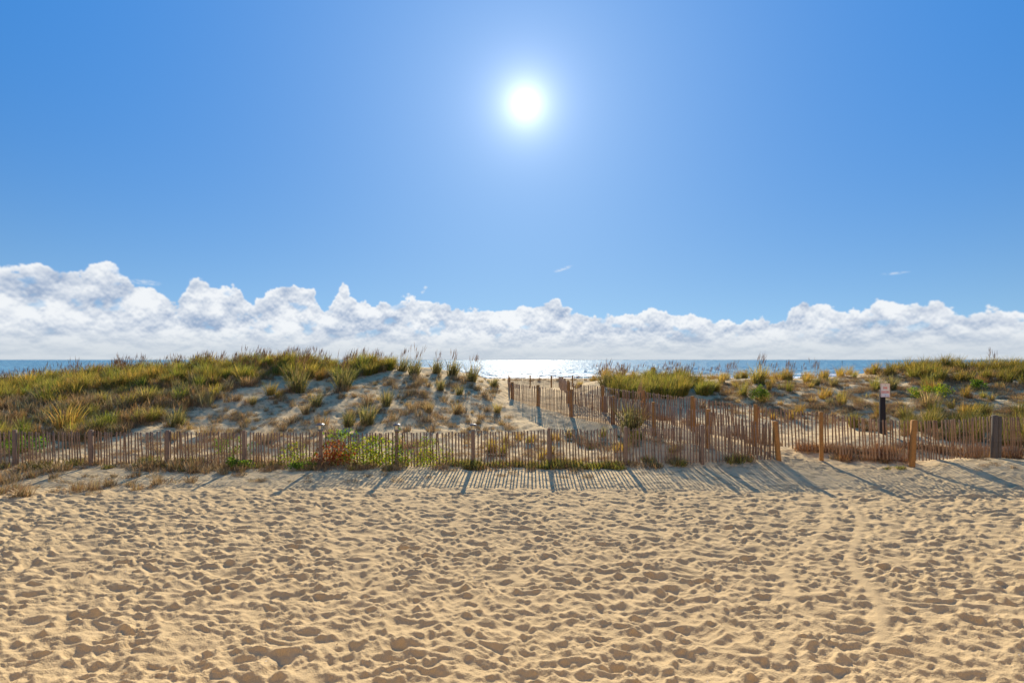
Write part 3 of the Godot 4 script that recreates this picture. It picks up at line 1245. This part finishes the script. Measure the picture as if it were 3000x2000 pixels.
func clump(label: String, x: float, d: float, blades: ArrayMesh, seeds: ArrayMesh, size: float, turn: float, tint := Color.WHITE) -> void:
	var t := thing("grass_clump", Vector3(x, ground(x, d) - 0.01, -d), turn)
	t.scale = Vector3.ONE * size * 1.15
	tag(t, label, "grass clump", "single grass clumps on the dunes")
	part("leaf_blades", blades, M.grass, t)
	if seeds:
		part("seed_stalks", seeds, M.dry, t)


func make_grass() -> void:
	var r := RandomNumberGenerator.new()
	r.seed = 1234
	var tall := []
	var gold := []
	var straw := []
	var stalk := []
	var low := []
	var rust := []
	var weeds := []
	var brush := []
	for k in 5:
		tall.append(tuft(r, 130, 0.95, 0.20, GREEN, 0.018, 0.95))
		gold.append(tuft(r, 120, 0.85, 0.20, GOLD, 0.017, 0.95))
		straw.append(tuft(r, 80, 0.48, 0.20, STRAW, 0.014, 1.0))
		stalk.append(stalks(r, 10, 1.1, 0.25))
		low.append(scrub(r, 110, 0.22, 0.28, STRAW))
		rust.append(scrub(r, 120, 0.20, 0.28, RUST))
		weeds.append(scrub(r, 100, 0.24, 0.22, WEED, 0.02))
		brush.append(scrub(r, 150, 0.42, 0.3, BROWN, 0.016))
	var greens: Array[Color] = [Color.WHITE, Color(0.8, 0.95, 0.8), Color(1.15, 1.05, 0.9), Color(0.9, 0.8, 0.75)]
	var crest := [[-36, 32.6], [-36, 26.4], [-23.2, 25.8], [-17.8, 26.4], [-14.8, 27.4], [-10.9, 27.6], [-8.5, 27.8], [-6.7, 29.2], [-6.4, 31.4], [-11.4, 32.4], [-17.4, 33.0], [-23, 33.0]]
	scatter("dune_grass", "dense green beach grass along the crest of the left dune", "grass", tall, M.grass, crest, 5.0, 0.4, 1.12, 11, -0.05, greens)
	scatter("dune_grass", "golden beach grass mixed through the left dune crest", "grass", gold, M.grass, crest, 4.2, 0.4, 1.05, 12, -0.1, greens)
	scatter("seed_heads", "brown seed stalks waving above the left dune crest", "seed heads", stalk, M.dry, [[-36, 32.6], [-36, 29.4], [-22, 28.8], [-12, 29.0], [-7, 29.6], [-6.4, 31.5], [-12, 32.4], [-22, 32.8]], 4.2, 0.5, 1.0, 13, -0.2)
	var flank := [[-30, 26.6], [-26, 19.6], [-19.0, 19.2], [-14.6, 20.0], [-13.6, 22.8], [-12.8, 25.4], [-11.6, 27.2], [-17.8, 26.8], [-23, 26.6]]
	scatter("dune_grass", "brownish grass and dry weeds covering the left dune's lower flank", "grass", straw, M.dry, flank, 6.0, 0.55, 1.5, 14, -0.25, greens)
	scatter("dry_weeds", "rusty low weeds matted over the left dune's lower flank", "weeds", rust, M.dry, flank, 8.0, 0.7, 1.3, 15, -0.25)
	scatter("dune_grass", "scattered green tufts among the dry weeds of the left dune flank", "grass", tall, M.grass, flank, 1.6, 0.4, 1.05, 16, 0.02, greens)
	var slope := [[-14.0, 20.0], [-13.6, 22.8], [-12.2, 25.4], [-8.0, 27.0], [-6.2, 28.4], [-0.6, 30.8], [-0.6, 26.0], [-0.2, 24.2], [0.6, 20.6], [-2.1, 19.6], [-8, 19.4]]
	scatter("dune_grass", "straw and rust undergrowth between the grass tufts of the left crest", "grass", straw + rust, M.dry, crest, 4.0, 0.6, 1.2, 41, -0.5)
	scatter("dry_weeds", "rusty dry weeds dotted over the bare sand slope of the left dune", "weeds", rust + straw, M.dry, slope, 6.5, 0.3, 1.15, 17, 0.03)
	scatter("dry_weeds", "straw-coloured stubble dotted over the bare sand slope of the left dune", "weeds", low, M.dry, slope, 7.5, 0.25, 1.0, 18, -0.02)
	scatter("dune_grass", "thin grass sprigs on the bare sand slope of the left dune", "grass", straw, M.grass, slope, 0.9, 0.3, 0.85, 19, 0.0)
	# behind the front fence
	var behind := [[-19, 17.9], [-19, 19.4], [-8, 19.6], [-1, 19.9], [2.6, 21.6], [4.2, 20.0], [6.4, 18.3], [6.2, 17.9], [0, 17.8]]
	scatter("dry_weeds", "reddish and straw weeds growing behind the front fence", "weeds", rust + low, M.dry, behind, 8.0, 0.5, 1.2, 20, -0.12)
	scatter("dune_grass", "yellow-green grass and weeds behind the right half of the front fence", "grass", gold + weeds, M.grass, [[-1.5, 17.9], [-1.0, 20.2], [3.0, 21.3], [5.0, 19.4], [6.0, 18.0]], 4.5, 0.3, 0.62, 21, -0.1, greens)
	# along its foot
	scatter("fence_weeds", "low brown and green weeds along the foot of the front fence", "weeds", rust + weeds + low, M.dry, [[-19, 16.9], [-19, 17.7], [8.2, 17.65], [8.0, 17.2], [3, 17.1], [-6, 16.9]], 17.0, 0.5, 1.6, 22, -0.2)
	scatter("fence_weeds", "green weeds at the foot of the front fence right of the vines", "weeds", weeds, M.leaf, [[-1.8, 17.0], [-1.8, 17.6], [4.4, 17.6], [4.0, 17.05]], 16.0, 0.5, 1.3, 23, -0.15)
	scatter("dry_weeds", "thin dry weeds spreading onto the sand at the left", "weeds", rust + straw + low, M.dry, [[-19, 13.2], [-19, 17.2], [-6.5, 17.2], [-8.5, 15.4], [-12, 13.9]], 8.5, 0.35, 1.05, 24, -0.08)
	scatter("dry_weeds", "sparse dry sprigs in the sand before the front fence", "weeds", low, M.dry, [[-8, 15.4], [-7, 17.0], [4, 17.0], [3.4, 15.8]], 3.4, 0.3, 0.8, 25, 0.04)
	# right of the path
	var green := [[4.9, 26.6], [5.6, 30.6], [9.6, 31.0], [10.6, 28.2], [9.2, 26.4], [7.0, 25.9]]
	scatter("dune_grass", "bright green grass thicket behind the right path fence", "grass", tall, M.grass, green, 7.5, 0.65, 1.0, 26, -0.5, greens)
	scatter("seed_heads", "brown seed stalks over the green thicket behind the right path fence", "seed heads", stalk, M.dry, [[4.6, 28.4], [4.9, 32], [9.4, 32], [10.0, 29]], 1.6, 0.7, 1.0, 27)
	var skyline := [[3.6, 31.0], [3.9, 34.5], [12, 34.5], [22, 34], [21, 31.2], [12, 31.2]]
	scatter("dune_grass", "uneven golden grass along the right dune's skyline", "grass", gold + straw, M.grass, skyline, 3.4, 0.5, 1.0, 28, -0.05, greens)
	scatter("seed_heads", "seed stalks along the right dune's skyline", "seed heads", stalk, M.dry, skyline, 0.9, 0.6, 0.95, 29, -0.05)
	var rcrest := [[20.6, 31.6], [22.0, 29.2], [23.0, 28.2], [25.4, 27.2], [36, 28], [40, 33], [26, 33.4], [22, 33]]
	scatter("dune_grass", "olive grass covering the crest of the right dune", "grass", tall + straw + straw, M.grass, rcrest, 7.0, 0.6, 0.95, 30, -0.5, [Color(0.85, 0.75, 0.7), Color(0.75, 0.72, 0.65), Color(0.95, 0.8, 0.7)] as Array[Color])
	var rmid := [[8.2, 24.0], [9.8, 26.6], [11.0, 30.4], [20.5, 31.0], [25.4, 27.0], [32, 27], [30, 21], [21.8, 22.6], [16.3, 22.4], [12.6, 22.4]]
	scatter("dry_weeds", "rusty matted weeds over the middle of the right dune", "weeds", rust, M.dry, rmid, 8.0, 0.5, 1.3, 31, -0.06)
	scatter("dry_weeds", "straw stubble over the middle of the right dune", "weeds", low, M.dry, rmid, 7.0, 0.5, 1.15, 32, -0.12)
	scatter("dune_grass", "scattered tan and green tufts on the right dune", "grass", straw + gold, M.grass, rmid, 1.8, 0.35, 1.0, 33, 0.0, greens)
	var rlow := [[13.0, 21.2], [15.4, 23.6], [22, 23.8], [29, 22], [29, 18.6], [20, 18.4], [15.5, 20.2]]
	scatter("dune_grass", "tan-green grass behind the fence at the right", "grass", straw + straw + tall, M.dry, rlow, 7.5, 0.45, 1.0, 34, -0.25, [Color(0.95, 0.88, 0.8), Color(0.75, 0.7, 0.62)] as Array[Color])
	scatter("dead_brush", "brown dead brush heaped behind the right-hand fence", "brush", brush + low + rust, M.dry, [[9.4, 18.6], [10.6, 17.75], [12.7, 17.45], [15.2, 17.65], [20, 17.9], [20, 18.9], [15.2, 18.8], [12.5, 18.9], [10.6, 19.4]], 15.0, 0.4, 1.35, 35, -0.12, [Color(1.0, 1.0, 1.0), Color(0.7, 0.7, 0.75), Color(1.35, 1.25, 1.1)] as Array[Color])
	scatter("dead_brush", "brown dead brush along the right side of the path", "brush", brush + rust, M.dry, [[4.6, 24.4], [5.2, 23.4], [7.2, 20.8], [9.2, 18.7], [10.2, 19.2], [7.8, 22], [5.8, 24.8]], 8.0, 0.4, 0.8, 36, -0.2)
	scatter("fence_weeds", "green and yellow weeds along the foot of the right-hand fence", "weeds", weeds + low, M.leaf, [[8.6, 18.4], [10.2, 17.0], [12.2, 16.7], [12.4, 17.1], [10.4, 17.55], [8.9, 18.7]], 16.0, 0.35, 0.8, 37, -0.3)
	scatter("dry_weeds", "sparse weeds on the sand drift before the right-hand fence", "weeds", low + rust, M.dry, [[13.4, 16.0], [14, 17.3], [20, 17.4], [20, 15.2]], 3.0, 0.3, 0.8, 38, 0.0)
	# beyond
	scatter("dune_grass", "thin grass line on the low ridge beyond the path", "grass", straw + low, M.dry, [[-24, 58.5], [-24, 61.5], [26, 61.5], [26, 58.5]], 1.6, 0.5, 1.0, 39)
	scatter("dune_grass", "sparse grass on the saddle between the left dune and the path", "grass", straw + low, M.dry, [[-3.0, 31.0], [-0.8, 30.0], [-0.8, 36], [-4.0, 34]], 1.5, 0.3, 0.6, 40)
	# clumps that stand alone
	var lone := [
		["big yellow-green clump at the foot of the left crest, the left one of two", -10.14, 25.84, 1.35, 0, true],
		["big yellow-green clump at the foot of the left crest, the right one of two", -8.13, 26.16, 1.4, 1, true],
		["broad stalky clump midway along the bare sand crest", -5.19, 28.9, 1.15, 2, true],
		["dark clump lowest on the left dune's right shoulder, stalks against the sea", -2.19, 29.22, 1.1, 3, true],
		["clump with leaning stalks on the right shoulder of the left dune crest", -3.29, 30.06, 1.1, 4, true],
		["stalky clump on the sand crest, first to the right of the dense grass", -6.0, 29.8, 1.0, 31, true],
		["slim stalky clump on the crest between two larger clumps", -4.2, 30.2, 0.9, 32, true],
		["small bright tuft just below the dense grass at the left of the sand slope", -11.24, 25.34, 0.75, 5, false],
		["tiny tuft at the far left of the bare sand slope", -11.43, 24.06, 0.5, 6, false],
		["thin small tuft between the bright tuft and the left big clump", -10.69, 24.98, 0.5, 7, false],
		["sprawling grey-green tuft in the middle of the bare slope, long shadow below", -8.58, 23.88, 0.8, 8, false],
		["thin upright sprig below the sprawling tuft on the bare slope", -8.68, 22.96, 0.6, 9, false],
		["grey-green tuft halfway up the slope above the middle lantern", -5.51, 23.82, 0.85, 10, false],
		["big grey-green clump just above the front fence between two lanterns", -5.75, 21.66, 1.0, 11, false],
		["pale yellow clump just above the front fence, left of the grey-green one", -6.46, 21.54, 0.75, 12, false],
		["small tuft high on the slope below the leaning stalks", -3.49, 26.58, 0.65, 13, false],
		["small tuft high on the slope, right of its twin, near the path fence", -2.56, 26.44, 0.65, 14, false],
		["thin sprig low on the slope above the right lantern", -3.57, 23.34, 0.6, 15, false],
		["upright sprig low on the slope right of the right lantern", -2.37, 23.68, 0.7, 16, false],
		["dark little tuft in the sand saddle left of the path's far fence", -1.01, 29.26, 0.7, 17, false],
		["small tuft at the slope's right end beside the left path fence", -0.66, 24.52, 0.55, 18, false],
		["large shaggy clump behind the left end of the front fence, golden tips", -17.27, 21.14, 1.35, 19, false],
		["drooping green clump behind the third post of the front fence", -13.3, 21.6, 0.95, 20, false],
		["clump halfway up the weedy left flank", -16.22, 24.26, 0.95, 21, false],
		["large shaggy green clump standing against the left path fence", 4.48, 20.55, 1.35, 22, true],
		["dark stalky clump just right of the path's far stretch", 5.0, 29.3, 1.1, 23, true],
		["tall golden clump on the right dune skyline left of the sign", 13.36, 29.68, 1.3, 24, true],
		["green upright clump on the right dune skyline beside the tall golden one", 15.95, 31.5, 0.9, 25, true],
		["dark small clump on the right dune left of the sign", 16.1, 28.94, 0.65, 26, false],
		["thin clump on the right dune nearer the sign", 17.05, 28.86, 0.65, 27, false],
		["dark upright clump just right of the sign board", 19.28, 27.74, 0.9, 28, false],
		["pale silvery clump right of the sign's post", 18.7, 24.52, 0.95, 29, false],
		["stalky clump on the right dune crest at the right edge", 26.6, 30.2, 1.0, 30, true],
	]
	for c in lone:
		var pal: Array[Color] = [GREEN, GOLD, STRAW][int(c[4]) % 3]
		if c[0].contains("grey-green") or c[0].contains("green clump") or c[0].contains("dark"):
			pal = SAGE
		elif c[0].contains("yellow") or c[0].contains("golden") or c[0].contains("bright"):
			pal = GOLD if int(c[4]) % 2 else ([GREEN[1], GREEN[3], GOLD[0], GOLD[3], GREEN[4]] as Array[Color])
		elif c[0].contains("pale") or c[0].contains("sprig"):
			pal = STRAW
		else:
			pal = SAGE if int(c[4]) % 3 else ([SAGE[1], SAGE[3], GREEN[3], STRAW[1]] as Array[Color])
		r.seed = 900 + int(c[4])
		clump(c[0], c[1], c[2], tuft(r, 190, 0.78, 0.20, pal, 0.016, 1.0), stalks(r, 10, 1.0, 0.18) if c[5] else null, c[3], r.randfn(0.0, 0.4))


func make_shrubs() -> void:
	var r := RandomNumberGenerator.new()
	r.seed = 555
	for s in [
		["bright green shrub on the right dune behind the path fence", 11.87, 26.2, Vector3(0.6, 0.72, 0.5), 1000],
		["dark green shrub in the olive grass of the right dune crest", 22.86, 29.84, Vector3(0.62, 0.62, 0.5), 900],
		["wide yellow-green shrub right of the sign", 19.67, 25.82, Vector3(1.05, 0.62, 0.6), 1200],
		["small round green shrub at the right of the dune", 22.95, 26.84, Vector3(0.36, 0.52, 0.36), 600],
		["green shrub behind the left end of the front fence", -16.6, 18.6, Vector3(0.75, 0.7, 0.5), 800],
		["low green shrub on the sand side of the front fence left of the vines", -8.5, 17.0, Vector3(0.42, 0.36, 0.3), 500],
		["pale green shrub behind the front fence near its fourth post", -9.4, 18.4, Vector3(0.8, 0.6, 0.5), 320],
		["low green creeper at the foot of the front fence before the red vine", -6.6, 16.95, Vector3(0.55, 0.2, 0.25), 260],
	]:
		var t := thing("green_shrub", Vector3(s[1], ground(s[1], s[2]) - 0.02, -s[2]))
		tag(t, s[0], "shrub", "leafy green shrubs")
		part("foliage", leaves(r, s[4], s[3], 0.075, LEAFGREEN if not s[0].contains("yellow") else BRIGHT), M.leaf, t)
		var st := Sheaf.new()
		for k in 14:
			st.blade(Vector3(r.randfn() * 0.05, -0.03, r.randfn() * 0.05), r.randf() * TAU, s[3].y * r.randf_range(0.6, 1.0), r.randf_range(0.1, 0.7), 0.2, 0.014, pick(BROWN, r), 3, r.randf() * 3.0)
		part("stems", st.mesh(), M.dry, t)
	# vines climbing the front fence
	for vspec in [
		["yellow-green vine climbing the front fence between the left and middle lanterns", -5.6, -3.3, 0.95, 1500, BRIGHT, 0.055],
		["green leafy vine hanging over the fence top beside the left lantern", -6.1, -4.9, 1.26, 200, LEAFGREEN, 0.06],
		["dense red-leaved creeper on the front fence right of the left lantern", -6.35, -5.0, 0.8, 800, RED, 0.06],
		["yellow-green vine along the fence right of the middle lantern", -3.5, -1.9, 0.95, 620, BRIGHT, 0.05],
		["thin yellow-green vine on the fence left of the left lantern", -7.6, -6.3, 0.75, 380, BRIGHT, 0.05],
		["green vine wrapping the middle lantern's post", -3.95, -3.35, 1.3, 190, LEAFGREEN, 0.055],
	]:
		var x0: float = vspec[1]
		var x1: float = vspec[2]
		var mid := (x0 + x1) / 2.0
		var t := thing("fence_vine", Vector3(mid, ground(mid, 17.45), -17.45))
		tag(t, vspec[0], "vine")
		var s := Sheaf.new()
		var stems := Sheaf.new()
		var hang: bool = vspec[0].contains("hanging")
		for k in int(vspec[4]):
			var u := clampf(r.randfn(0.5, 0.23), 0.0, 1.0)
			var hh := r.randf() * float(vspec[3]) * (0.55 + 0.45 * sin(PI * u))
			if hang:
				hh = float(vspec[3]) - 0.28 * absf(r.randfn()) - 0.12
			elif r.randf() < 0.35:
				hh *= 0.5
			var side := -0.05 if r.randf() < 0.55 else 0.05
			var at := Vector3(lerpf(x0, x1, u) - mid, hh, side * r.randf_range(0.4, 3.0))
			var x := Vector3(r.randfn(), r.randfn() - 0.5, r.randfn() * 0.6).normalized() * float(vspec[6]) * r.randf_range(0.7, 1.35)
			var y := x.cross(Vector3(r.randfn() * 0.4, r.randfn() * 0.4, 1.0)).normalized() * x.length() * r.randf_range(0.6, 0.9)
			s.leaf(at, x, y, pick(vspec[5], r))
		for k in 16:
			stems.blade(Vector3(lerpf(x0, x1, r.randf()) - mid, -0.03, r.randf_range(-0.06, 0.06)), r.randf_range(0, 1) * PI, float(vspec[3]) * r.randf_range(0.6, 1.0), 0.1, 0.5, 0.010, pick(BROWN, r), 4, r.randf())
		part("leaves", s.mesh(), M.leaf, t)
		part("stems", stems.mesh(), M.dry, t)


func make_scraps() -> void:
	# scraps of leaf, twig and shell lying about on the sand
	var r := RandomNumberGenerator.new()
	r.seed = 808
	var s := Sheaf.new()
	for k in 420:
		var d := r.randf_range(5.2, 16.5)
		var x := r.randf_range(-1.0, 1.0) * d
		var at := Vector3(x, ground(x, d) + 0.012, -d)
		var turn := r.randf() * TAU
		var along := Vector3(cos(turn), r.randfn() * 0.2, sin(turn))
		if r.randf() < 0.55:
			s.leaf(at, along * r.randf_range(0.02, 0.05), along.cross(Vector3.UP) * r.randf_range(0.012, 0.03), pick(BROWN, r))
		elif r.randf() < 0.5:
			s.leaf(at, along * r.randf_range(0.07, 0.16), along.cross(Vector3.UP) * 0.008, pick(STRAW, r))
		else:
			s.leaf(at, along * 0.03, along.cross(Vector3.UP) * 0.025, Color(0.7, 0.66, 0.58))
	var o := part("beach_litter", s.mesh(), M.dry, self)
	tag(o, "scraps of dry leaf, twig and shell strewn over the trampled sand", "litter", "", "stuff")
